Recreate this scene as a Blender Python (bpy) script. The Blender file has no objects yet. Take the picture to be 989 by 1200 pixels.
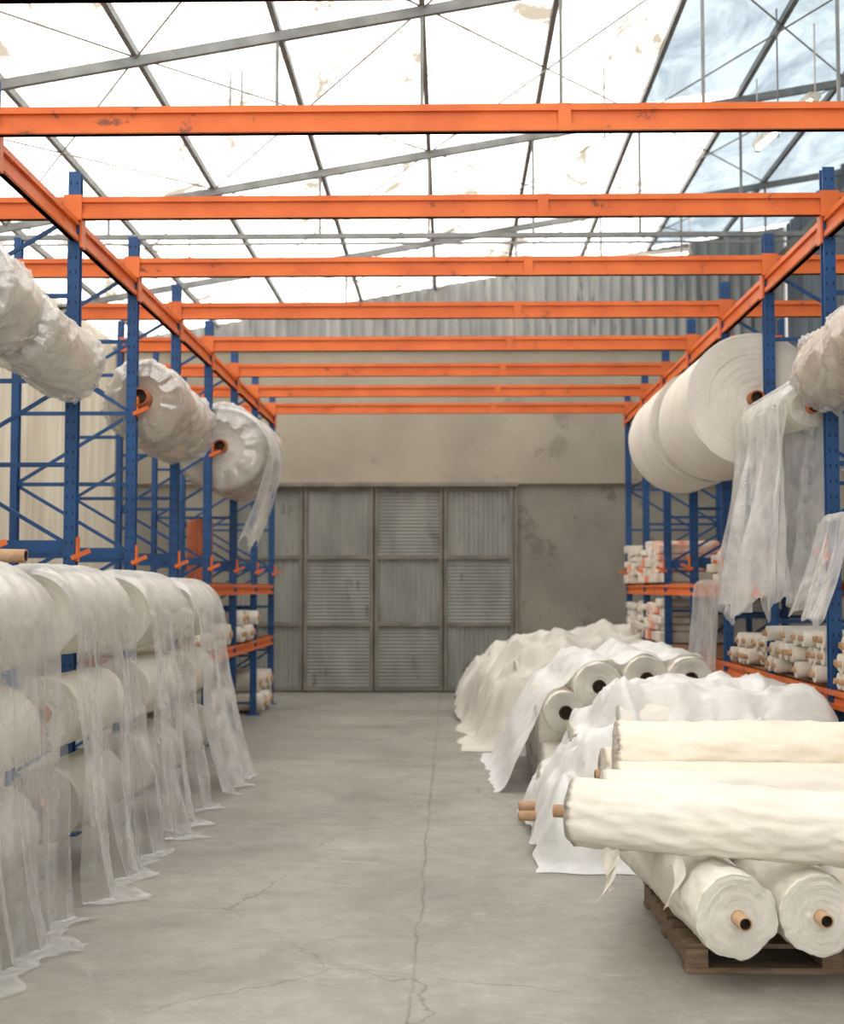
import bpy, math, random
import numpy as np
from mathutils import Vector, Matrix, noise
random.seed(4)
scn = bpy.context.scene
COL = scn.collection
def nz(x,y,z): return noise.noise(Vector((x,y,z)))
def ridge(x,y,z): return 1-abs(noise.noise(Vector((x,y,z))))*2

# ---------------------------------------------------------------- materials
def newmat(name):
    m=bpy.data.materials.new(name); m.use_nodes=True
    nt=m.node_tree; nt.nodes.clear()
    return m,nt,nt.nodes,nt.links
def srgb(r,g,b):
    f=lambda c:(c/255/12.92) if c/255<=.04045 else ((c/255+.055)/1.055)**2.4
    return (f(r),f(g),f(b),1)
def mk(name,c1,c2=None,scale=4,rough=.6,bump=.1,bscale=30,stretch=(1,1,1),c3=None,t3=.62,s3=8,metal=0,detail=6,bdist=.02,spec=.4):
    m,nt,N,L=newmat(name)
    out=N.new('ShaderNodeOutputMaterial'); b=N.new('ShaderNodeBsdfPrincipled')
    L.new(b.outputs[0],out.inputs[0])
    b.inputs['Roughness'].default_value=rough; b.inputs['Metallic'].default_value=metal
    b.inputs['Specular IOR Level'].default_value=spec
    tc=N.new('ShaderNodeTexCoord'); mp=N.new('ShaderNodeMapping'); mp.inputs['Scale'].default_value=stretch
    L.new(tc.outputs['Object'],mp.inputs[0])
    n1=N.new('ShaderNodeTexNoise'); n1.inputs['Scale'].default_value=scale; n1.inputs['Detail'].default_value=detail
    L.new(mp.outputs[0],n1.inputs[0])
    cr=N.new('ShaderNodeValToRGB'); cr.color_ramp.elements[0].position=.35; cr.color_ramp.elements[1].position=.65
    cr.color_ramp.elements[0].color=c1; cr.color_ramp.elements[1].color=c2 or c1
    L.new(n1.outputs[0],cr.inputs[0]); col=cr.outputs[0]
    if c3:
        n3=N.new('ShaderNodeTexNoise'); n3.inputs['Scale'].default_value=s3; n3.inputs['Detail'].default_value=8; n3.inputs['Roughness'].default_value=.7
        L.new(mp.outputs[0],n3.inputs[0])
        r3=N.new('ShaderNodeValToRGB'); r3.color_ramp.elements[0].position=t3; r3.color_ramp.elements[1].position=t3+.05
        L.new(n3.outputs[0],r3.inputs[0])
        mx=N.new('ShaderNodeMix'); mx.data_type='RGBA'
        L.new(r3.outputs[0],mx.inputs[0]); L.new(col,mx.inputs[6]); mx.inputs[7].default_value=c3
        col=mx.outputs[2]
    L.new(col,b.inputs['Base Color'])
    if bump:
        nb=N.new('ShaderNodeTexNoise'); nb.inputs['Scale'].default_value=bscale; nb.inputs['Detail'].default_value=5
        L.new(mp.outputs[0],nb.inputs[0])
        bp=N.new('ShaderNodeBump'); bp.inputs['Strength'].default_value=bump; bp.inputs['Distance'].default_value=bdist
        L.new(nb.outputs[0],bp.inputs['Height']); L.new(bp.outputs[0],b.inputs['Normal'])
    return m

M_orange=mk('orange_paint',srgb(222,114,52),srgb(206,98,42),3,.5,.06,60,c3=srgb(128,74,50),t3=.62,s3=6)
M_blue=mk('blue_paint',srgb(32,78,130),srgb(26,64,110),4,.5,.05,60,c3=srgb(60,70,85),t3=.68,s3=9)
M_slot=mk('slot_dark',srgb(15,25,45),None,4,.8,0)
M_fabric=mk('white_fabric',srgb(226,221,210),srgb(216,210,198),2.5,.85,.4,22,(1,1,1),bdist=.012,spec=.15)
M_cream=mk('cream_fabric',srgb(229,221,205),srgb(218,208,190),2.0,.9,.4,18,bdist=.015,spec=.1)
M_greyfab=mk('grey_fabric',srgb(206,202,193),srgb(188,183,173),2.2,.9,.4,14,bdist=.015,spec=.2)
M_beigefab=mk('beige_fabric',srgb(206,194,178),srgb(184,168,150),2.2,.9,.4,14,bdist=.015,spec=.2)
M_card=mk('cardboard_core',srgb(192,158,126),srgb(172,138,106),12,.8,.1,60)
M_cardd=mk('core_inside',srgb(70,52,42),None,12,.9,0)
M_corebrown=mk('core_brown',srgb(172,104,70),srgb(140,84,58),12,.8,.1,60)
M_wood=mk('pallet_wood',srgb(128,108,86),srgb(92,76,60),5,.85,.4,30,(1,8,8),bdist=.01)
M_steel=mk('roof_steel',srgb(140,142,139),srgb(116,118,116),5,.6,.05)
M_wire=mk('brace_wire',srgb(158,150,138),srgb(134,126,114),5,.6,0)
M_wallup=mk('wall_plaster',srgb(168,158,141),srgb(152,143,128),.9,.92,.25,9,c3=srgb(142,133,120),t3=.6,s3=1.4)
M_walllow=mk('wall_concrete',srgb(150,145,133),srgb(132,127,117),1.3,.9,.3,9,c3=srgb(118,114,106),t3=.58,s3=1.8)
M_corr=mk('corrugated_sheet',srgb(166,166,160),srgb(136,137,135),1.2,.7,.1,20,(3,3,.6),c3=srgb(110,111,110),t3=.58,s3=1.5)
M_corrd=mk('corrugated_wall',srgb(112,120,127),srgb(90,97,104),1.2,.7,.1,20,(1,3,.6),c3=srgb(80,82,84),t3=.6,s3=1.5)
M_beige=mk('beige_wall_sheet',srgb(224,217,199),srgb(202,192,172),1.2,.8,.1,20,(1,3,.4))
M_door=mk('door_sheet',srgb(150,151,144),srgb(128,130,123),2,.6,.1,20,(1.5,1.5,.5),c3=srgb(108,104,95),t3=.6,s3=3)
M_doorf=mk('door_frame',srgb(130,126,114),srgb(106,102,92),3,.7,.1)
M_red=mk('package_orange',srgb(220,120,84),srgb(230,220,205),6,.7,.2)
M_rust=mk('bundle_rust',srgb(190,112,78),srgb(160,92,64),6,.8,.2)
M_pack=mk('package_white',srgb(226,219,206),srgb(200,190,174),6,.7,.2)
M_deck=mk('shelf_deck',srgb(150,110,80),srgb(120,90,66),6,.8,.2,20,(8,1,1))

def plastic(name,lo,hi,tint=(.86,.86,.84,1),sc=5,edge=.35,bump=.3,tlf=.45,gloss=.08,rough=.27):
    """thin polythene: see-through film with hazy white scatter and a soft gloss"""
    m,nt,N,L=newmat(name)
    out=N.new('ShaderNodeOutputMaterial')
    tr=N.new('ShaderNodeBsdfTransparent'); tr.inputs[0].default_value=(.985,.985,.98,1)
    df=N.new('ShaderNodeBsdfDiffuse'); df.inputs[0].default_value=tint
    tl=N.new('ShaderNodeBsdfTranslucent'); tl.inputs[0].default_value=tint
    m1=N.new('ShaderNodeMixShader'); m1.inputs[0].default_value=tlf
    L.new(df.outputs[0],m1.inputs[1]); L.new(tl.outputs[0],m1.inputs[2])
    tc=N.new('ShaderNodeTexCoord')
    n=N.new('ShaderNodeTexNoise'); n.inputs['Scale'].default_value=sc; n.inputs['Detail'].default_value=4; n.inputs['Roughness'].default_value=.5; n.inputs['Distortion'].default_value=.6
    L.new(tc.outputs['Object'],n.inputs[0])
    mr=N.new('ShaderNodeMapRange'); mr.inputs[1].default_value=.35; mr.inputs[2].default_value=.65; mr.inputs[3].default_value=lo; mr.inputs[4].default_value=hi
    L.new(n.outputs[0],mr.inputs[0])
    lw=N.new('ShaderNodeLayerWeight'); lw.inputs[0].default_value=.3
    ad=N.new('ShaderNodeMath'); ad.operation='MULTIPLY_ADD'; ad.use_clamp=True; ad.inputs[1].default_value=edge
    L.new(lw.outputs['Facing'],ad.inputs[0]); L.new(mr.outputs[0],ad.inputs[2])
    m2=N.new('ShaderNodeMixShader'); L.new(ad.outputs[0],m2.inputs[0]); L.new(tr.outputs[0],m2.inputs[1]); L.new(m1.outputs[0],m2.inputs[2])
    gl=N.new('ShaderNodeBsdfGlossy'); gl.inputs['Roughness'].default_value=rough
    m3=N.new('ShaderNodeMixShader'); m3.inputs[0].default_value=gloss; L.new(m2.outputs[0],m3.inputs[1]); L.new(gl.outputs[0],m3.inputs[2])
    nb=N.new('ShaderNodeTexNoise'); nb.inputs['Scale'].default_value=9; nb.inputs['Detail'].default_value=3; nb.inputs['Distortion'].default_value=.8
    L.new(tc.outputs['Object'],nb.inputs[0])
    bp=N.new('ShaderNodeBump'); bp.inputs['Strength'].default_value=bump; bp.inputs['Distance'].default_value=.02
    L.new(nb.outputs[0],bp.inputs['Height'])
    for s in (df,gl): L.new(bp.outputs[0],s.inputs['Normal'])
    L.new(m3.outputs[0],out.inputs[0])
    return m
M_plas=plastic('clear_plastic',.08,.28,edge=.5,gloss=.15,rough=.2,bump=.45)
M_plasw=plastic('milky_plastic',.22,.5,edge=.45,gloss=.15,rough=.2,bump=.45)
M_cover=plastic('white_film',.68,.9,tlf=.3)
M_wrap=plastic('wrap_plastic',.10,.36,(.80,.77,.72,1),edge=.4,bump=.6,gloss=.2,rough=.2)

def floor_mat():
    m,nt,N,L=newmat('concrete_floor')
    out=N.new('ShaderNodeOutputMaterial'); b=N.new('ShaderNodeBsdfPrincipled'); L.new(b.outputs[0],out.inputs[0])
    tc=N.new('ShaderNodeTexCoord')
    def no(s,d=8,r=.6,dist=0):
        n=N.new('ShaderNodeTexNoise'); n.inputs['Scale'].default_value=s; n.inputs['Detail'].default_value=d; n.inputs['Roughness'].default_value=r; n.inputs['Distortion'].default_value=dist
        L.new(tc.outputs['Object'],n.inputs[0]); return n
    def ramp(src,a,ca,b_,cb):
        r=N.new('ShaderNodeValToRGB'); r.color_ramp.elements[0].position=a; r.color_ramp.elements[0].color=ca
        r.color_ramp.elements[1].position=b_; r.color_ramp.elements[1].color=cb; L.new(src,r.inputs[0]); return r.outputs[0]
    def mix(f,a,b_,mode='MIX'):
        x=N.new('ShaderNodeMix'); x.data_type='RGBA'; x.blend_type=mode
        if isinstance(f,float): x.inputs[0].default_value=f
        else: L.new(f,x.inputs[0])
        for k,s in ((6,a),(7,b_)):
            if isinstance(s,tuple): x.inputs[k].default_value=s
            else: L.new(s,x.inputs[k])
        return x.outputs[2]
    g=lambda v:(v,v,v,1)
    base=ramp(no(.8,9,.62,.7).outputs[0],.34,srgb(134,132,123),.68,srgb(160,157,147))
    fine=ramp(no(6,10,.82).outputs[0],.32,(.72,.72,.71,1),.68,(1.09,1.09,1.08,1))
    c=mix(1.0,base,fine,'MULTIPLY')
    st=ramp(no(1.6,8,.75,1.2).outputs[0],.54,g(0),.66,g(.4))
    c=mix(st,c,srgb(120,114,102))
    lt=ramp(no(2.3,8,.78,.8).outputs[0],.56,g(0),.68,g(.45))
    c=mix(lt,c,srgb(180,177,167))
    wn=no(1.6,4,.6); 
    vm=N.new('ShaderNodeVectorMath'); vm.operation='SCALE'; vm.inputs['Scale'].default_value=.55
    L.new(wn.outputs['Color'],vm.inputs[0])
    va=N.new('ShaderNodeVectorMath'); va.operation='ADD'; L.new(tc.outputs['Object'],va.inputs[0]); L.new(vm.outputs[0],va.inputs[1])
    vo=N.new('ShaderNodeTexVoronoi'); vo.feature='DISTANCE_TO_EDGE'; vo.inputs['Scale'].default_value=.5
    L.new(va.outputs[0],vo.inputs[0])
    ck=ramp(vo.outputs['Distance'],.0010,g(.7),.0045,g(0))
    gate=ramp(no(.7,3).outputs[0],.42,g(0),.55,g(1))
    ck2=mix(1.0,ck,gate,'MULTIPLY')
    sx=N.new('ShaderNodeSeparateXYZ'); L.new(tc.outputs['Object'],sx.inputs[0])
    w2=no(1.2,8,.78)
    ma=N.new('ShaderNodeMath'); ma.operation='MULTIPLY_ADD'; ma.inputs[1].default_value=.14; L.new(w2.outputs[0],ma.inputs[0]); L.new(sx.outputs[0],ma.inputs[2])
    m2=N.new('ShaderNodeMath'); m2.operation='ADD'; m2.inputs[1].default_value=.08; L.new(ma.outputs[0],m2.inputs[0])
    m3=N.new('ShaderNodeMath'); m3.operation='ABSOLUTE'; L.new(m2.outputs[0],m3.inputs[0])
    jx=ramp(m3.outputs[0],.003,g(.75),.009,g(0))
    gj=ramp(no(1.5,3).outputs[0],.38,g(.5),.55,g(1)); jx=mix(1.0,jx,gj,'MULTIPLY')
    my=N.new('ShaderNodeMath'); my.operation='PINGPONG'; my.inputs[1].default_value=2.35
    mo=N.new('ShaderNodeMath'); mo.operation='MULTIPLY_ADD'; mo.inputs[1].default_value=.05; L.new(w2.outputs[0],mo.inputs[0]); L.new(sx.outputs[1],mo.inputs[2])
    L.new(mo.outputs[0],my.inputs[0])
    jy=ramp(my.outputs[0],.004,g(.6),.016,g(0))
    c=mix(ck2,c,srgb(84,79,70)); c=mix(jx,c,srgb(92,86,76)); c=mix(jy,c,srgb(108,102,92))
    L.new(c,b.inputs['Base Color'])
    rr=ramp(no(1.1,6).outputs[0],.3,g(.32),.7,g(.56)); L.new(rr,b.inputs['Roughness'])
    bp=N.new('ShaderNodeBump'); bp.inputs['Strength'].default_value=.16; bp.inputs['Distance'].default_value=.01
    L.new(no(14,8,.7).outputs[0],bp.inputs['Height']); L.new(bp.outputs[0],b.inputs['Normal'])
    return m
M_floor=floor_mat()

def roof_mat(name,tint,dark,t0=.56,t1=.66,sc=.9,tlm=.15):
    m,nt,N,L=newmat(name)
    out=N.new('ShaderNodeOutputMaterial'); tr=N.new('ShaderNodeBsdfTransparent'); tl=N.new('ShaderNodeBsdfTranslucent'); tl.inputs[0].default_value=(.9,.9,.88,1)
    tc=N.new('ShaderNodeTexCoord'); n=N.new('ShaderNodeTexNoise'); n.inputs['Scale'].default_value=sc; n.inputs['Detail'].default_value=8; n.inputs['Roughness'].default_value=.65; n.inputs['Distortion'].default_value=.8
    mp=N.new('ShaderNodeMapping'); mp.inputs['Scale'].default_value=(1.6,.7,1); L.new(tc.outputs['Object'],mp.inputs[0]); L.new(mp.outputs[0],n.inputs[0])
    r=N.new('ShaderNodeValToRGB'); r.color_ramp.elements[0].position=t0; r.color_ramp.elements[0].color=tint; r.color_ramp.elements[1].position=t1; r.color_ramp.elements[1].color=dark
    L.new(n.outputs[0],r.inputs[0]); L.new(r.outputs[0],tr.inputs[0]); 
    mx=N.new('ShaderNodeMixShader'); mx.inputs[0].default_value=tlm; L.new(tr.outputs[0],mx.inputs[1]); L.new(tl.outputs[0],mx.inputs[2]); L.new(mx.outputs[0],out.inputs[0])
    return m
M_roof=roof_mat('translucent_roof',(1,1,1,1),(.19,.155,.11,1),.535,.64,1.1,.10)
M_roofb=roof_mat('bluish_roof_glass',(.25,.31,.355,1),(.10,.14,.18,1),.40,.66,1.1,.08)

# ---------------------------------------------------------------- mesh builder
class MB:
    def __init__(s): s.v=[]; s.f=[]; s.m=[]
    def add(s,vs,fs,mi=0):
        o=len(s.v); s.v.extend([tuple(v) for v in vs]); s.f.extend([tuple(i+o for i in f) for f in fs]); s.m.extend([mi]*len(fs))
    def box(s,c,sz,mi=0,R=None):
        x,y,z=[a/2 for a in sz]
        vs=[Vector((a*x,b*y,d*z)) for a in(-1,1) for b in(-1,1) for d in(-1,1)]
        if R is not None: vs=[R@v for v in vs]
        c=Vector(c); vs=[v+c for v in vs]
        s.add(vs,[(0,1,3,2),(4,6,7,5),(0,4,5,1),(2,3,7,6),(0,2,6,4),(1,5,7,3)],mi)
    def bar(s,p0,p1,w,h,mi=0):
        p0=Vector(p0);p1=Vector(p1);d=p1-p0
        q=d.to_track_quat('Y','Z').to_matrix()
        s.box((p0+p1)/2,(w,d.length,h),mi,q)
    def tube(s,p0,p1,r,ri=None,n=20,mi=0,mi2=None):
        p0=Vector(p0);p1=Vector(p1);q=(p1-p0).to_track_quat('Z','Y').to_matrix()
        L=(p1-p0).length
        def ring(rr,z): return [p0+q@Vector((rr*math.cos(2*math.pi*i/n),rr*math.sin(2*math.pi*i/n),z)) for i in range(n)]
        if ri is None:
            s.add(ring(r,0)+ring(r,L),[(i,(i+1)%n,n+(i+1)%n,n+i) for i in range(n)]+[tuple(range(n))[::-1],tuple(range(n,2*n))],mi)
        else:
            A=ring(r,0)+ring(r,L)+ring(ri,L)+ring(ri,0)
            fs=[]
            for k in (0,1,3):
                a=k*n;b=((k+1)%4)*n
                fs+=[(a+i,a+(i+1)%n,b+(i+1)%n,b+i) for i in range(n)]
            s.add(A,fs,mi)
            s.add(ring(ri,L)+ring(ri,0),[(i,(i+1)%n,n+(i+1)%n,n+i) for i in range(n)],mi2 if mi2 is not None else mi)
    def grid(s,P,mi=0,wrap=False):
        nr=len(P);nc=len(P[0]); vs=[p for r in P for p in r]; fs=[]
        for i in range(nr-1):
            for j in range(nc if wrap else nc-1):
                k=(j+1)%nc
                fs.append((i*nc+j,i*nc+k,(i+1)*nc+k,(i+1)*nc+j))
        s.add(vs,fs,mi)
    def obj(s,name,mats,smooth=False,parent=None,bevel=0,angle=None):
        me=bpy.data.meshes.new(name); me.from_pydata(s.v,[],s.f); me.update()
        for m in mats: me.materials.append(m)
        me.polygons.foreach_set('material_index',s.m)
        if smooth: me.polygons.foreach_set('use_smooth',[True]*len(s.f))
        me.update()
        o=bpy.data.objects.new(name,me); COL.objects.link(o)
        if parent: o.parent=parent
        if bevel:
            b=o.modifiers.new('bevel','BEVEL'); b.width=bevel; b.segments=2; b.limit_method='ANGLE'
        return o
def empty(name,loc=(0,0,0)):
    e=bpy.data.objects.new(name,None); COL.objects.link(e); return e

# ---------------------------------------------------------------- geometry constants
YB=21.3; XL=-5.3; XR=5.3; YF=-4.0
def roofz(x): return 6.4+.17*x
S=1.69
def Yn(n): return 7.27+S*n
XA=2.5; XBK=3.42

b=MB(); b.box((0,(YF+YB)/2,-.05),(XR-XL+.4,YB-YF+.4,.1)); b.obj('floor',[M_floor])

def corr(b,ax,fixed,a0,a1,z0f,z1f,pitch,amp,mi=0,horizontal=False,spt=6):
    n=int((a1-a0)/pitch*spt); rows=[[],[]]
    for i in range(n+1):
        a=a0+(a1-a0)*i/n
        o=amp*max(-.6,min(.6,math.sin(2*math.pi*a/pitch)))/.6
        for k,zf in enumerate((z0f,z1f)):
            z=zf(a) if callable(zf) else zf
            if horizontal: p=(z,fixed+o,a)
            elif ax=='x': p=(a,fixed+o,z)
            else: p=(fixed+o,a,z)
            rows[k].append(p)
    b.grid(rows,mi)
# back wall
b=MB()
b.box(((XL+(-3.38))/2,YB+.1,1.6),(-3.38-XL,.2,3.2),1)
b.box(((XR+1.0)/2,YB+.1,1.6),(XR-1.0,.2,3.2),1)
b.box((0,YB+.1,4.3),(XR-XL,.2,2.2),0)
b.box((0,YB-.03,3.27),(XR-XL,.1,.07),0)
b.box((-1.19,YB+.22,1.6),(4.4,.04,3.2),1)
corr(b,'x',YB+.03,XL,XR,5.36,lambda a:roofz(a),.17,.025,2)
b.box((0,YB-.02,5.38),(XR-XL,.08,.06),3)
b.obj('wall_back',[M_wallup,M_walllow,M_corr,M_steel])
# doors
XD=[-3.38,-2.28,-1.18,-.1,1.0]; ZR=[.02,1.05,2.09,3.16]
pat=[['v','v','v'],['v','h','h'],['h','v','h'],['v','h','v']]
for c in range(4):
    b=MB(); x0,x1=XD[c]+.01,XD[c+1]-.01; yy=YB-(.03 if c%2 else .0)
    for x in (x0+.025,x1-.025): b.box((x,yy-.02,1.59),(.05,.06,3.14),1)
    for z in ZR: b.box(((x0+x1)/2,yy-.02,max(.05,z)),(x1-x0,.055,.06),1)
    for r in range(3):
        za,zb=ZR[r]+.03,ZR[r+1]-.03
        if pat[c][2-r]=='v': corr(b,'x',yy+.0,x0+.05,x1-.05,za,zb,.075,.009,0)
        else: corr(b,'x',yy+.0,za,zb,x0+.05,x1-.05,.055,.006,0,horizontal=True)
    if c in (1,2): b.box((x1-.09 if c==1 else x0+.09,yy-.06,1.25),(.03,.04,.16),1)
    b.obj('door_%d'%(c+1),[M_door,M_doorf])
b=MB(); b.box((-1.19,YB-.1,3.22),(4.5,.1,.06)); b.box((1.03,YB-.03,1.6),(.06,.08,3.2)); b.obj('trim_1',[M_doorf])
# side walls
b=MB(); b.box((XL-.1,(YF+YB)/2,.6),(.2,YB-YF,1.2),1); corr(b,'y',XL,YF,YB,1.2,roofz(XL),.25,.03,0,spt=6); b.obj('wall_left',[M_beige,M_walllow])
b=MB(); b.box((XR+.1,(YF+YB)/2,1.6),(.2,YB-YF,3.2),1); corr(b,'y',XR,YF,YB,3.2,roofz(XR),.25,.03,0,spt=6)
b.box((XR-.08,(YF+YB)/2,6.75),(.12,YB-YF,.2),2)
b.obj('wall_right',[M_corrd,M_walllow,M_doorf])
# roof
PX=[-4.8,-3.67,-2.55,-1.39,-.22,.9,2.04,3.12,4.25]
b=MB()
edges=[XL-.1]+PX+[XR+.1]
for i in range(len(edges)-1):
    y=YF
    while y<YB:
        y2=min(y+3.7,YB+.1); xa,xb=edges[i],edges[i+1]
        xs=[xa+(xb-xa)*k/12 for k in range(13)]
        rows=[[(x,yy,roofz(x)+.06+(.012 if k%2 else 0)) for k,x in enumerate(xs)] for yy in (y,y2)]
        mi=1 if (xa>3.0 or (xa>1.9 and y<12 and y>9)) else 0
        b.grid(rows,mi); y=y2
b.obj('ceiling',[M_roof,M_roofb])
tr=empty('roof_truss')
b=MB()
for x in PX: b.bar((x,YF,roofz(x)-.02),(x,YB,roofz(x)-.02),.045,.07)
b.obj('purlins',[M_steel],parent=tr)
b=MB()
RY=[-.3,3.4,7.1,10.8,14.45,18.2]
for y in RY:
    b.bar((XL,y,roofz(XL)-.1),(XR,y,roofz(XR)-.1),.05,.08)
    b.bar((XL,y,5.38),(XR,y,5.38),.05,.05)
    b.bar((XL,y,5.30),(XR,y,5.30),.02,.02)
    for x in (-3.67,-1.39,-.22,.9,2.04,3.12,4.25):
        b.bar((x,y,5.38),(x,y,roofz(x)-.1),.026,.026)
b.obj('rafters',[M_steel],parent=tr)
b=MB()
for i,y in enumerate(RY):
    y2=RY[i+1] if i+1<len(RY) else YB
    for j in range(0,len(PX)-2,2):
        xa,xb=PX[j],PX[j+2]
        b.bar((xa,y,roofz(xa)-.06),(xb,y2,roofz(xb)-.06),.012,.012)
        b.bar((xb,y,roofz(xb)-.08),(xa,y2,roofz(xa)-.08),.012,.012)
b.obj('brace_wires',[M_wire],parent=tr)
b=MB()
for (x,y,l) in ((-1.9,11.6,.55),(-1.8,11.6,.4),(-2.9,15,.8),(1.5,13,.7),(3.0,12.3,1.2)):
    b.tube((x,y,roofz(x)),(x,y,roofz(x)-l),.008,n=6)
b.obj('hanging_rods',[M_steel],parent=tr)
def lamp(p0,p1):
    b=MB(); p0=Vector(p0);p1=Vector(p1)
    b.bar(p0,p1,.12,.05,0); b.tube(p0-Vector((0,0,.045)),p1-Vector((0,0,.045)),.02,n=12,mi=1)
    for p in (p0,p1): b.box(p-Vector((0,0,.04)),(.05,.05,.06),0)
    b.bar(p0,(p0.x,p0.y,roofz(p0.x)-.05),.012,.012); b.bar(p1,(p1.x,p1.y,roofz(p1.x)-.05),.012,.012)
    return b.obj('fluorescent_lamp',[M_pack,M_tube])
m,nt,N,L=newmat('lamp_tube'); e=N.new('ShaderNodeEmission'); e.inputs[1].default_value=8; e.inputs[0].default_value=(1,.98,.95,1); o=N.new('ShaderNodeOutputMaterial'); L.new(e.outputs[0],o.inputs[0]); M_tube=m
lamp((1.9,18.6,6.1),(3.3,18.6,6.25)); lamp((3.2,14.0,6.2),(3.45,12.7,6.25))

# ---------------------------------------------------------------- racks
def cbeam(b,p0,p1,h=.14,d=.055,side=Vector((0,-1,0)),mi=0):
    p0=Vector(p0);p1=Vector(p1)
    def seg(dz,hh,off,w):
        o=side*off+Vector((0,0,dz))
        dr=(p1-p0); L=dr.length; q=dr.to_track_quat('Y','Z').to_matrix()
        b.box((p0+p1)/2+o,(w,L,hh),mi,q)
    seg(0,h,0,d*.7); seg(h/2-.018,.036,d*.2,d); seg(-h/2+.018,.036,d*.2,d)
def rack(sgn,n0,n1,shelves,name,x0=XA,x1=XBK,toprail=True,arms=()):
    root=empty(name)
    up=MB();br=MB();sh=MB();cn=MB()
    for n in range(n0,n1+1):
        y=Yn(n)
        for xx in (x0,x1):
            x=sgn*xx
            w=.078 if xx==XA else .055
            up.box((x,y,2.19),(w*.6,.08,4.38)); up.box((x,y-.036,2.19),(w,.012,4.38)); up.box((x,y+.036,2.19),(w,.012,4.38))
            up.box((x,y,.006),(.16,.14,.012))
            if xx==XA:
                for k in range(42): 
                    z=.2+k*.1
                    up.box((x-.02,y-.0425,z),(.008,.002,.022),1); up.box((x+.02,y-.0425,z),(.008,.002,.022),1)
        zs=[.15,.75,1.35,1.88,2.42,2.98,3.55,4.1]
        xa,xb=sgn*x0,sgn*x1
        for i,z in enumerate(zs):
            br.bar((xa,y,z),(xb,y,z),.02,.03 if abs(z-1.88)>.01 else .08)
            if i<len(zs)-1:
                if i%2: br.bar((xa,y+.01,z),(xb,y+.01,zs[i+1]),.018,.026)
                else: br.bar((xb,y+.01,z),(xa,y+.01,zs[i+1]),.018,.026)
        if arms and x0==XA:
            for z in (3.05,1.88):
                if z>3 and n not in arms: continue
                cn.box((sgn*(x0-.05),y-.01,z-.02),(.012,.06,.16)); cn.bar((sgn*(x0-.02),y-.05,z-.08),(sgn*(x0-.14),y-.05,z-.03),.02,.03)
            cn.box((sgn*(x0-.05),y,3.98),(.015,.09,.22))
    if toprail:
        cbeam(sh,(sgn*x0,Yn(n0),3.98),(sgn*x0,Yn(n1),3.98),side=Vector((-sgn,0,0)))
    for (z,a,c,deck) in shelves:
        for xx in (x0,x1):
            cbeam(sh,(sgn*xx,Yn(a),z-.06),(sgn*xx,Yn(c),z-.06),h=.12,side=Vector((-sgn,0,0)))
        if deck: sh.box((sgn*(x0+x1)/2,(Yn(a)+Yn(c))/2,z+.008),(x1-x0-.02,Yn(c)-Yn(a)-.1,.016),1)
    up.obj('uprights',[M_blue,M_slot],parent=root)
    br.obj('bracing',[M_blue],parent=root)
    if sh.v: sh.obj('shelf_beams',[M_orange,M_deck],parent=root)
    if cn.v: cn.obj('brackets',[M_orange],parent=root)
    return root
rack(-1,-2,7,[(1.65,3,7,True),(.95,3,7,True)],'storage_rack',arms=(1,2,3,4,5))
rack(1,-2,7,[(1.65,2,7,True),(.95,-2,7,True)],'storage_rack',arms=(1,2,3,4))
for n in range(-1,8):
    b=MB(); y=Yn(n)
    zc=4.13
    cbeam(b,(-3.42,y-.02,zc),(3.42,y-.02,zc),h=.145,d=.06,side=Vector((0,-1,0)))
    for s in (-1,1): b.box((s*2.5,y-.066,zc),(.12,.01,.17))
    b.box((.62,y-.058,zc),(.07,.012,.15))
    b.obj('overhead_crossbeam',[M_orange])

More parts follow.
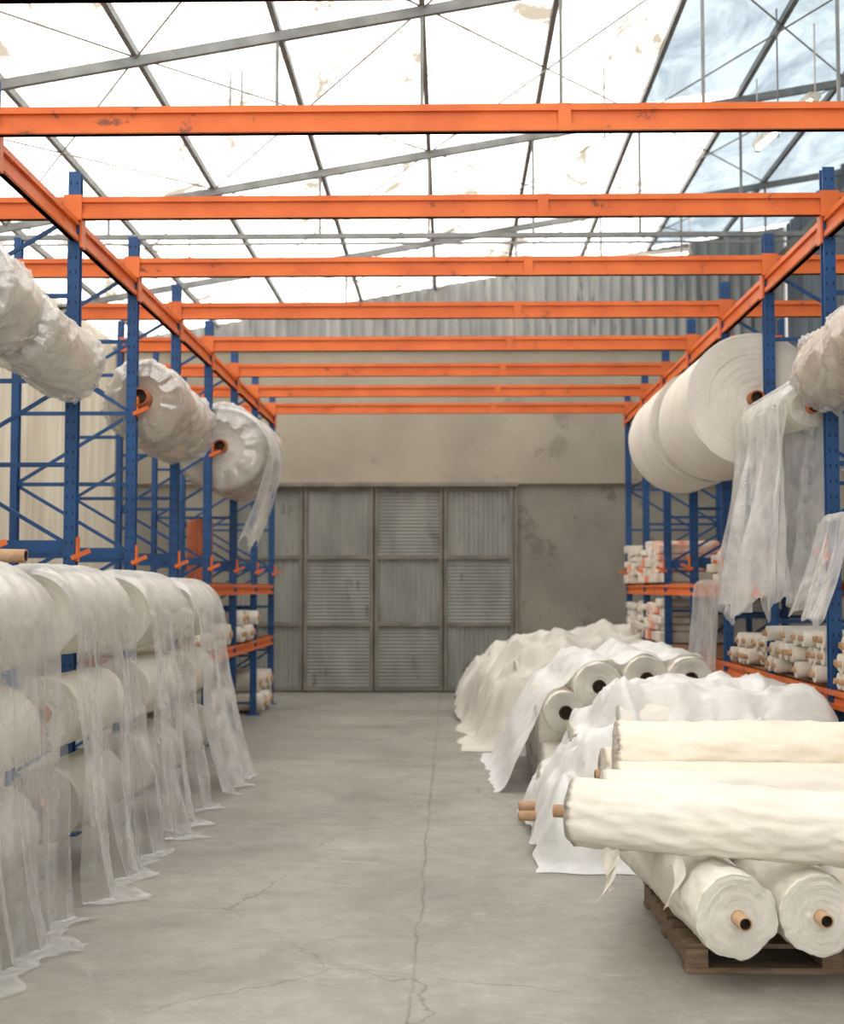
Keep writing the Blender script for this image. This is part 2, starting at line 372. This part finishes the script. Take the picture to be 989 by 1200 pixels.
# ---------------------------------------------------------------- rolls
def roll(name,p0,p1,r,core=.035,ext=(.08,.08),mat=None,seed=0,wr=.006,lump=.015,wrap=None,core_mat=None,rings=14,tails=(),sag=0,parent=None,wrapext=.16,loose=1.0):
    p0=Vector(p0);p1=Vector(p1);d=p1-p0;L=d.length
    q=d.to_track_quat('Z','Y').to_matrix(); b=MB(); n=96 if wrap else 72; nl=max(8,int(L/.03))
    dn=d.normalized()
    def pt(rr,a,z):
        return p0+q@Vector((rr*math.cos(a),rr*math.sin(a),z))-Vector((0,0,sag*math.sin(math.pi*max(0,min(1,z/L)))))
    def R(a,z):
        ca,sa=math.cos(a),math.sin(a)
        v=r*(1+lump*nz(ca*1.2+seed,sa*1.2,z*1.5)*2)
        v+=wr*ridge(ca*2.5+seed*3.1+z*1.0,sa*2.5,z*5.0+ca)+wr*.7*nz(ca*6+seed,sa*6,z*16)
        return v-wr
    rows=[]
    def face(z0,sg):
        out=[]
        for k in range(rings*2+1):
            t=k/(rings*2)
            row=[]
            for i in range(n):
                a=2*math.pi*i/n; tt=min(1,t+.5/rings*((a/(2*math.pi)) if 0<k<rings*2-1 else 0))
                rr=core+(R(a,z0)*.985-core)*tt
                zz=z0+sg*((.016 if k%2 else 0)*(.6+.8*abs(nz(k*1.7,seed,0)))+.006*nz(t*9+seed,math.cos(a)*1.5,math.sin(a)*1.5)-.010*t**6)
                row.append(pt(rr,a,zz))
            out.append(row)
        return out
    f0=face(0,-1); f1=face(L,1)
    rows+=f0
    for k in range(nl+1):
        z=.004+(L-.008)*k/nl
        rows.append([pt(R(2*math.pi*i/n,z),2*math.pi*i/n,z) for i in range(n)])
    rows+=f1[::-1]
    b.grid(rows,0,wrap=True)
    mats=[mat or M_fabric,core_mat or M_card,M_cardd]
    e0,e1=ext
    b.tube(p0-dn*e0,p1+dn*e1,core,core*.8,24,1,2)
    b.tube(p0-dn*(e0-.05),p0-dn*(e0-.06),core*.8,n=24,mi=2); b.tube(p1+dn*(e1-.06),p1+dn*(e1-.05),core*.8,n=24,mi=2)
    if wrap:
        rows=[]; W=wrapext; nn=nl+24
        for k in range(nn+1):
            z=-W+(L+2*W)*k/nn; row=[]
            edge=max(0,-z,z-L)/W
            near=max(0,1-min(abs(z),abs(z-L))/.3) if edge==0 else 1
            for i in range(n):
                a=2*math.pi*i/n; tw=a+z*1.1; ca,sa=math.cos(tw),math.sin(tw)
                # long thin creases that run along the film and twist slightly round the roll
                f1_=max(0,ridge(ca*2.6+seed,sa*2.6,z*.9))**4
                f2_=max(0,ridge(ca*1.2+seed+7,sa*1.2,z*2.6+ca))**5
                rr=r*(1+lump*nz(ca*1.2+seed,sa*1.2,z*1.5)*2)+.010+loose*(.020*f1_*(.4+.7*near)+.018*f2_+.012*nz(math.cos(a)*.9,math.sin(a)*.9+seed,z*1.3)+.005*abs(nz(ca*7,sa*7,z*3+seed))*(1+1.5*near))
                rr=rr*(1-.45*edge**1.3)*(1+.2*edge*nz(ca*4,sa*4,seed))
                row.append(pt(rr,a,z+.05*edge*nz(ca*3,sa*3,seed+4)))
            rows.append(row)
        b.grid(rows,3,wrap=True); mats.append(wrap)
    for (pos,wid,ln,s2) in tails:
        rows=[]
        for k in range(25):
            t=k/24; row=[]
            for j in range(5):
                u=j/4-.5
                row.append(Vector(pos)+Vector((u*wid*(1-.5*t)+.05*math.sin(t*4+s2)*t,-.03*t+.02*math.sin(t*7+u*3+s2),-ln*t+.02*u)))
            rows.append(row)
        b.grid(rows,0)
    return b.obj(name,mats,smooth=True,parent=parent)

def sheet(name,cx,cz,R,y0,y1,side,zend,mat,seed=0,flare=.12,fold=.05,back=.4,nu=90,nv=130,trail=.0,taper=0.,hem=.08,rake=0.):
    b=MB(); rows=[]; arc=R*math.pi*(.5+back)
    Lh=cz-zend; tot=arc+Lh+trail
    for k in range(nv+1):
        v=k/nv*tot; row=[]
        for j in range(nu+1):
            u=j/nu; vv=v*(1+hem*nz(u*4+seed,seed,0)*max(0,(v-arc)/max(.01,tot-arc)))
            hang=max(0,(vv-arc))/max(.01,Lh)
            ang=math.pi/2+math.pi*back-min(vv,arc)/R
            rr=R+.015+.010*nz(u*9+seed,vv*4,1)
            e=max(0,abs(u-.5)-.40)/.1
            x=rr*math.cos(ang); z=cz+rr*math.sin(ang)-.05*e*e*max(0,math.sin(ang))
            if vv>arc:
                h=vv-arc; z=cz-h; x=rr+flare*min(1,hang)**1.3
                am=fold*(.25+.75*min(1,hang))
                x+=am*(math.sin(u*15+seed+2*nz(u*3,vv*.6,seed))*.6+nz(u*6+seed,vv*.9,2)*.9+.3*nz(u*16,vv*1.2,seed)+.35*max(0,ridge(u*9+seed,vv*.7,seed))**3)
                if z<.012:
                    ov=.012-z; x+=ov*.8; z=.012+.03*abs(nz(u*8,ov*10,seed))*min(1,ov*10)
            w=1-taper*min(1,hang)+.08*nz(vv*1.7,seed,3)*(1 if vv>arc else .2)
            yy=(y0+y1)/2+(u-.5)*(y1-y0)*w+.07*nz(vv*1.3,u*2,seed)+rake*min(1.2,hang)
            row.append((cx+side*x,yy,z))
        rows.append(row)
    b.grid(rows,0)
    return b.obj(name,[mat],smooth=True)

ZU=3.10
roll('wrapped_fabric_roll',(-2.68,Yn(0)+.1,ZU+.18),(-2.68,Yn(0)+.62,ZU+.14),.28,core=.05,seed=1,wrap=M_wrap,core_mat=M_corebrown,ext=(.15,.1),lump=.02,mat=M_fabric,wrapext=.1)
roll('wrapped_fabric_roll',(-2.56,Yn(0)+.74,ZU+.07),(-2.49,Yn(1)-.12,ZU-.04),.22,core=.05,seed=2,wrap=M_wrap,core_mat=M_corebrown,ext=(.0,.08),lump=.03,wrapext=.07)
roll('wrapped_fabric_roll',(-2.44,Yn(2)+.12,ZU),(-2.44,Yn(3)-.12,ZU-.06),.30,core=.075,seed=3,wrap=M_wrap,core_mat=M_corebrown,mat=M_beigefab,ext=(.16,.12),lump=.04,loose=1.4,wrapext=.12)
roll('wrapped_fabric_roll',(-2.38,Yn(4)+.1,ZU-.02),(-2.38,Yn(5)-.12,ZU-.02),.45,core=.07,seed=4,wrap=M_wrap,core_mat=M_corebrown,mat=M_greyfab,ext=(.1,.12),lump=.03,wrapext=.06)
sheet('plastic_sheet',-2.38,ZU-.1,.5,Yn(4)+.0,Yn(4)+1.1,1,2.05,M_plasw,seed=5,flare=-.3,fold=.06,back=.1,hem=.3,taper=.3)
roll('fabric_roll',(2.40,Yn(2)+.08,ZU-.01),(2.40,Yn(3)-.1,ZU-.01),.53,core=.06,seed=6,core_mat=M_corebrown,ext=(.1,.1),wr=.003,lump=.008,rings=22)
roll('fabric_roll',(2.36,Yn(3)+.12,ZU),(2.36,Yn(4)-.1,ZU),.53,core=.06,seed=7,core_mat=M_corebrown,ext=(.1,.12),wr=.004,lump=.01)
roll('wrapped_fabric_roll',(2.48,Yn(0)+.08,ZU-.03),(2.48,Yn(1)-.14,ZU-.08),.245,core=.05,seed=8,wrap=M_wrap,core_mat=M_corebrown,mat=M_beigefab,lump=.05,loose=1.7,wrapext=.13)
roll('fabric_roll',(2.4,Yn(1)+.1,ZU-.30),(2.4,Yn(2)-.1,ZU-.22),.13,core=.04,seed=9,core_mat=M_corebrown)
sheet('plastic_sheet',2.4,ZU-.26,.16,Yn(1)+.06,Yn(2)-.08,-1,1.43,M_plasw,seed=10,flare=.16,fold=.13,back=.3,hem=.14)
sheet('plastic_sheet',2.36,ZU-.27,.165,Yn(1)+.06,Yn(2)-.15,1,1.5,M_plasw,seed=12,flare=-.15,fold=.10,back=.2,hem=.14)
sheet('plastic_sheet',2.34,ZU-.26,.12,Yn(1)+.08,Yn(2)-.5,-1,1.55,M_plasw,seed=13,flare=-.05,fold=.08,back=.2,hem=.2)
sheet('plastic_sheet',2.44,ZU-1.08,.04,Yn(1)-.75,Yn(1)-.1,-1,1.42,M_plasw,seed=11,flare=.16,fold=.06,back=.3,hem=.3)
# --- left lower hung rolls
XLc=-2.24
specs=[(-1,5.42,6.75,0,1.44,.25),(0,7.36,8.55,1,1.46,.24),(1,9.05,10.25,2,1.43,.25),(2,10.75,11.8,3,1.42,.23)]
for (n,y0,y1,s,zt,rt) in specs:
    roll('fabric_roll',(XLc,y0,zt),(XLc,y1,zt),rt,core=.05,seed=20+s*3,ext=(.1,.1),wr=.006,core_mat=M_corebrown)
    roll('fabric_roll',(XLc+.03,y0+.06,.92),(XLc+.03,y1-.05,.92),rt-.04,core=.05,seed=22+s*3,ext=(.1,.1),wr=.006,core_mat=M_corebrown)
    roll('fabric_roll',(XLc+.03,y0+.06,.42),(XLc+.03,y1-.05,.42),rt-.03,core=.05,seed=21+s*3,ext=(.1,.1),wr=.006,core_mat=M_corebrown,mat=M_greyfab)
sheet('plastic_sheet',XLc,1.45,.27,5.2,6.78,1,.0,M_plas,seed=30,flare=.10,fold=.09,back=.45,trail=.12,rake=-.1,nu=140)
sheet('plastic_sheet',XLc,1.46,.26,7.12,8.45,1,.0,M_plas,seed=31,flare=.16,fold=.10,back=.45,trail=.12,rake=-.1,nu=140,taper=-.10)
sheet('plastic_sheet',XLc,1.44,.27,8.88,10.2,1,.0,M_plas,seed=32,flare=.14,fold=.11,back=.45,trail=.10,rake=-.1,nu=140,taper=-.10)
sheet('plastic_sheet',XLc,1.42,.25,10.62,11.9,1,.0,M_plasw,seed=33,flare=.24,fold=.10,back=.45,trail=.06,nu=120)
b=MB()
for n in range(-1,4):
    y=Yn(n)
    for z in (1.36,.84,.34): b.bar((-2.5,y-.06,z),(-2.15,y-.06,z),.03,.04)
b.obj('roll_support_arms',[M_orange])
b=MB(); b.tube((-3.6,7.1,1.80),(-2.2,7.05,1.77),.035,.028,20,0,1); b.obj('cardboard_tube',[M_card,M_cardd])

# ---------------------------------------------------------------- pallet and front rolls
b=MB()
px0,px1,py0,py1=.98,2.2,5.80,7.05
for x in (px0+.05,(px0+px1)/2,px1-.05):
    b.box((x,(py0+py1)/2,.065),(.09,py1-py0,.08))
for i in range(8):
    y=py0+.05+i*(py1-py0-.1)/7; b.box(((px0+px1)/2,y,.115),(px1-px0,.1,.02))
for y in (py0+.05,(py0+py1)/2,py1-.05): b.box(((px0+px1)/2,y,.0125),(px1-px0,.1,.025))
b.obj('wooden_pallet',[M_wood],bevel=.003)
def R_(p0,p1,r,seed,**k): return roll('fabric_roll',p0,p1,r,seed=seed,**k)
R_((1.14,5.52,.298),(1.02,7.3,.298),.168,40,ext=(.11,.05),core=.028,wr=.009,lump=.02)
R_((1.475,5.55,.296),(1.40,7.3,.296),.163,41,ext=(.08,.05),core=.028,wr=.008,lump=.02)
R_((1.82,5.58,.292),(1.78,7.3,.292),.165,42,ext=(.1,.05),core=.03)
R_((2.18,5.6,.292),(2.14,7.3,.292),.16,43,ext=(.05,.05),core=.03)
R_((.54,6.02,.63),(2.25,5.38,.625),.152,44,ext=(.09,.05),core=.028,mat=M_fabric,wr=.012,lump=.035,tails=(((.66,5.90,.50),.05,.22,0),((.70,5.89,.49),.03,.16,2),((.95,5.82,.47),.05,.2,1)))
R_((.70,6.36,.62),(2.3,6.26,.62),.15,45,ext=(.04,.05),mat=M_fabric,wr=.010,lump=.03)
R_((.80,6.68,.62),(2.3,6.62,.62),.15,46,ext=(.04,.05),mat=M_cream)
R_((.80,7.24,.62),(2.3,7.24,.62),.15,47,ext=(.04,.05),mat=M_cream)
R_((.84,6.98,.775),(2.35,6.88,.775),.165,48,ext=(.0,.05),core=.02,mat=M_cream,wr=.014,lump=.04)

# ---------------------------------------------------------------- heaps
def heap(name,x0,x1,y0,y1,cyl,mat,seed=0,res=.025,iters=160,drop=.0035,zero=('x0','x1','y0','y1'),wr=.03,wob=.12,lift=.02):
    nx=int((x1-x0)/res)+1; ny=int((y1-y0)/res)+1
    X=np.linspace(x0,x1,nx)[:,None]; Y=np.linspace(y0,y1,ny)[None,:]
    H=np.zeros((nx,ny))
    for (a,c,r) in cyl:
        a=np.array(a,float);c=np.array(c,float); d=(c-a)[:2]; L=np.linalg.norm(d); d/=L
        t=(X-a[0])*d[0]+(Y-a[1])*d[1]; p=np.abs(-(X-a[0])*d[1]+(Y-a[1])*d[0])
        cz=a[2]+(c[2]-a[2])*np.clip(t/L,0,1)
        ins=(p<r)&(t>0)&(t<L)
        H=np.where(ins,np.maximum(H,cz+np.sqrt(np.maximum(0,r*r-p*p))+lift),H)
    H0=H.copy()
    for _ in range(iters):
        P=np.pad(H,1,mode='edge')
        if 'x0' in zero: P[0,:]=0
        if 'x1' in zero: P[-1,:]=0
        if 'y0' in zero: P[:,0]=0
        if 'y1' in zero: P[:,-1]=0
        B=(P[:-2,1:-1]+P[2:,1:-1]+P[1:-1,:-2]+P[1:-1,2:])/4
        H=np.maximum(H0,B-drop)
    for _ in range(4):
        P=np.pad(H,1,mode='edge'); H=(P[:-2,1:-1]+P[2:,1:-1]+P[1:-1,:-2]+P[1:-1,2:]+2*H)/6
    rows=[]
    for i in range(nx):
        row=[]
        for j in range(ny):
            x=float(X[i,0]);y=float(Y[0,j]);h=float(H[i,j])
            k=min(1,h/.15)
            w=wr*(max(0,ridge(x*1.8+seed,y*1.8,h*1.5))**2*.8+ .5*nz(x*4,y*4+seed,h*3)+.5*max(0,ridge(x*4+y*1.5+seed,y*3-x,h*3))**3)*k
            dx=wob*nz(x*1.5,y*1.5+seed,h*2)*(1-.5*k)
            dy=wob*nz(x*1.5+9,y*1.5+seed,h*2)*(1-.5*k)
            row.append((x+dx+.04*nz(y*6,h*3,seed),y+dy+.04*nz(x*6,h*3,seed),max(.006,h+w)))
        rows.append(row)
    b=MB(); b.grid(rows,0)
    return b.obj(name,[mat],smooth=True)

cy=[]
k=0
for z,ys,xl in ((.19,(8.2,8.6,9.0,9.4,9.8),.62),(.5,(8.4,8.8,9.2,9.6),.8),(.74,(8.75,9.2,9.5),1.05)):
    for y in ys:
        k+=1
        a=(xl+.05*nz(k*3.3,0,1),y,z); c=(2.38,y,z)
        R_(a,c,.18,60+k,ext=(.17 if k in (2,3) else .0,.03),core=.032,mat=M_fabric if k%3 else M_cream,wr=.008,lump=.02)
        cy.append((a,c,.18))
cy.append(((.78,8.15,.2),(.74,9.8,.2),.16)); cy.append(((1.0,8.3,.45),(1.2,9.7,.62),.2))
heap('plastic_sheet',.5,2.42,7.75,10.1,cy,M_cover,seed=3,wr=.10)
cy=[]
for z,ys in ((.2,(10.95,11.4,11.85,12.3,12.75)),(.48,(11.15,11.6,12.05,12.5))):
    for y in ys:
        k+=1; a=(.72+.08*nz(k*1.7,2,1),y,z); c=(2.36,y,z)
        R_(a,c,.19,90+k,ext=(.02,.03),core=.032); cy.append((a,c,.2))
for (x,z,r) in ((1.16,.84,.19),(1.53,.90,.175),(1.87,.90,.175),(.90,.64,.165)):
    k+=1; a=(x,10.68,z);c=(x-.03,12.9,z)
    R_(a,c,r,120+k,ext=(.01,.03),core=.055,wr=.007,core_mat=M_cardd); cy.append((a,c,r))
cy.append(((.72,10.9,.3),(.72,12.9,.3),.2))
heap('fabric_cover_sheet',.3,2.42,10.80,13.4,cy,M_cover,seed=8,zero=('x0','x1','y1'),wr=.05,drop=.002,lift=.006,wob=.08)
cy=[]
for (a,c,r) in (((.75,14.0,.25),(2.3,14.0,.3),.28),((.7,14.8,.55),(2.2,14.9,.6),.3),((.6,15.6,.6),(2.2,15.7,.75),.3),((.7,16.3,.7),(2.2,16.4,.8),.3),((.5,17.1,.55),(2.2,17.1,.65),.3),((.4,17.9,.35),(2.2,18.0,.5),.3),((1.2,14.2,.6),(1.3,16.4,.85),.22)):
    cy.append((a,c,r))
    if c[0]-a[0]>.5: k+=1; R_(a,c,r-.02,160+k,core=.03,ext=(.02,.02),mat=M_greyfab)
cy+=[((.72,13.9,.25),(.62,16.0,.45),.26),((.62,16.0,.45),(.4,18.1,.3),.26),((1.0,14.2,.45),(.9,17.5,.6),.25)]
heap('fabric_cover_sheet',.1,2.42,13.5,18.6,cy,M_greyfab,seed=14,res=.035,wr=.12,wob=.14,drop=.006)

# ---------------------------------------------------------------- shelf contents
def small_rolls(name,cx0,cx1,y0,y1,z,r,rows,side,seed,mats=(M_pack,M_card,M_fabric)):
    rnd=random.Random(seed); b=MB()
    zz=z+r
    for row in range(rows):
        y=y0+r+(r if row%2 else 0)
        while y<y1-r:
            rr=r*rnd.uniform(.8,.98); e=rnd.uniform(-.08,.06)
            xf=cx0-side*e
            b.tube((xf,y,zz),(cx1,y,zz),rr,n=18,mi=rnd.choice([0,0,2]))
            b.tube((xf-side*.03,y,zz),(xf+side*.02,y,zz),rr*.35,rr*.27,n=14,mi=1)
            y+=2*r+.004
        zz+=r*1.75
    return b.obj(name,list(mats),smooth=False)
small_rolls('small_fabric_roll_stack',2.45,3.3,Yn(1)+.1,Yn(2)-.1,.97,.065,3,1,1)
small_rolls('small_fabric_roll_stack',2.45,3.3,Yn(0)+.1,Yn(1)-.1,.97,.06,3,1,2)
small_rolls('small_fabric_roll_stack',2.5,3.3,Yn(2)+.1,Yn(3)-.1,.97,.07,2,1,3)
small_rolls('small_fabric_roll_stack',-2.45,-3.3,Yn(3)+.1,Yn(4)-.1,.97,.1,2,-1,4)
small_rolls('small_fabric_roll_stack',-2.45,-3.3,Yn(5)+.1,Yn(6)-.1,.97,.1,2,-1,5)
small_rolls('small_fabric_roll_stack',-2.45,-3.3,Yn(4)+.1,Yn(5)-.1,.97,.13,1,-1,6)
small_rolls('small_fabric_roll_stack',-2.45,-3.3,Yn(4)+.1,Yn(5)-.1,.0,.14,2,-1,7)
small_rolls('small_fabric_roll_stack',-2.45,-3.3,Yn(6)+.1,Yn(7)-.1,.0,.14,2,-1,8)
def packages(name,x0,x1,y0,y1,z,h,seed):
    rnd=random.Random(seed); b=MB(); y=y0
    while y<y1-.2:
        w=rnd.uniform(.25,.4); zz=z
        while zz<z+h:
            t=rnd.uniform(.07,.14)
            b.box(((x0+x1)/2+rnd.uniform(-.04,.04),y+w/2,zz+t/2),(abs(x1-x0),w-.02,t-.006),rnd.choice([0,0,0,1]),Matrix.Rotation(rnd.uniform(-.05,.05),3,'Z'))
            zz+=t
        y+=w
    return b.obj(name,[M_pack,M_red],bevel=.015)
packages('folded_fabric_packages',2.45,3.2,Yn(5)+.1,Yn(7)-.1,1.67,.42,1)
packages('folded_fabric_packages',2.45,3.2,Yn(5)+.1,Yn(7)-.1,.97,.42,2)
packages('folded_fabric_packages',2.6,3.2,Yn(3)+.1,Yn(4)-.1,1.67,.2,5)
sheet('plastic_sheet',2.5,1.63,.04,Yn(3)+.1,Yn(4)-.3,-1,.85,M_plasw,seed=50,flare=.05,fold=.03,back=.4)
b=MB(); rows=[]
bx,by=-2.70,14.7
for k in range(13):
    z=1.67+k*.055
    rows.append([(bx+(.13+.010*math.cos(a*14))*math.cos(a),by+(.13+.010*math.cos(a*14))*math.sin(a),z+.02*math.sin(3*a)) for a in [2*math.pi*i/84 for i in range(84)]])
rows.append([(bx,by,1.67+.68)]*84)
b.grid(rows,0,wrap=True); b.obj('rust_fabric_bundle',[M_rust],smooth=True)

# ---------------------------------------------------------------- light, world, camera
w=bpy.data.worlds.new('World'); scn.world=w; w.use_nodes=True
bg=w.node_tree.nodes['Background']; bg.inputs[0].default_value=(1,.975,.935,1); bg.inputs[1].default_value=3.05
cam=bpy.data.cameras.new('Camera'); co=bpy.data.objects.new('Camera',cam); COL.objects.link(co)
cam.sensor_fit='HORIZONTAL'; cam.sensor_width=24; cam.lens=1600/989*24
co.location=(0,0,1.6); co.rotation_euler=(math.radians(90+3.22),0,math.radians(1.16))
cam.dof.use_dof=True; cam.dof.focus_distance=6.8; cam.dof.aperture_fstop=2.0
scn.camera=co
scn.view_settings.view_transform='Standard'
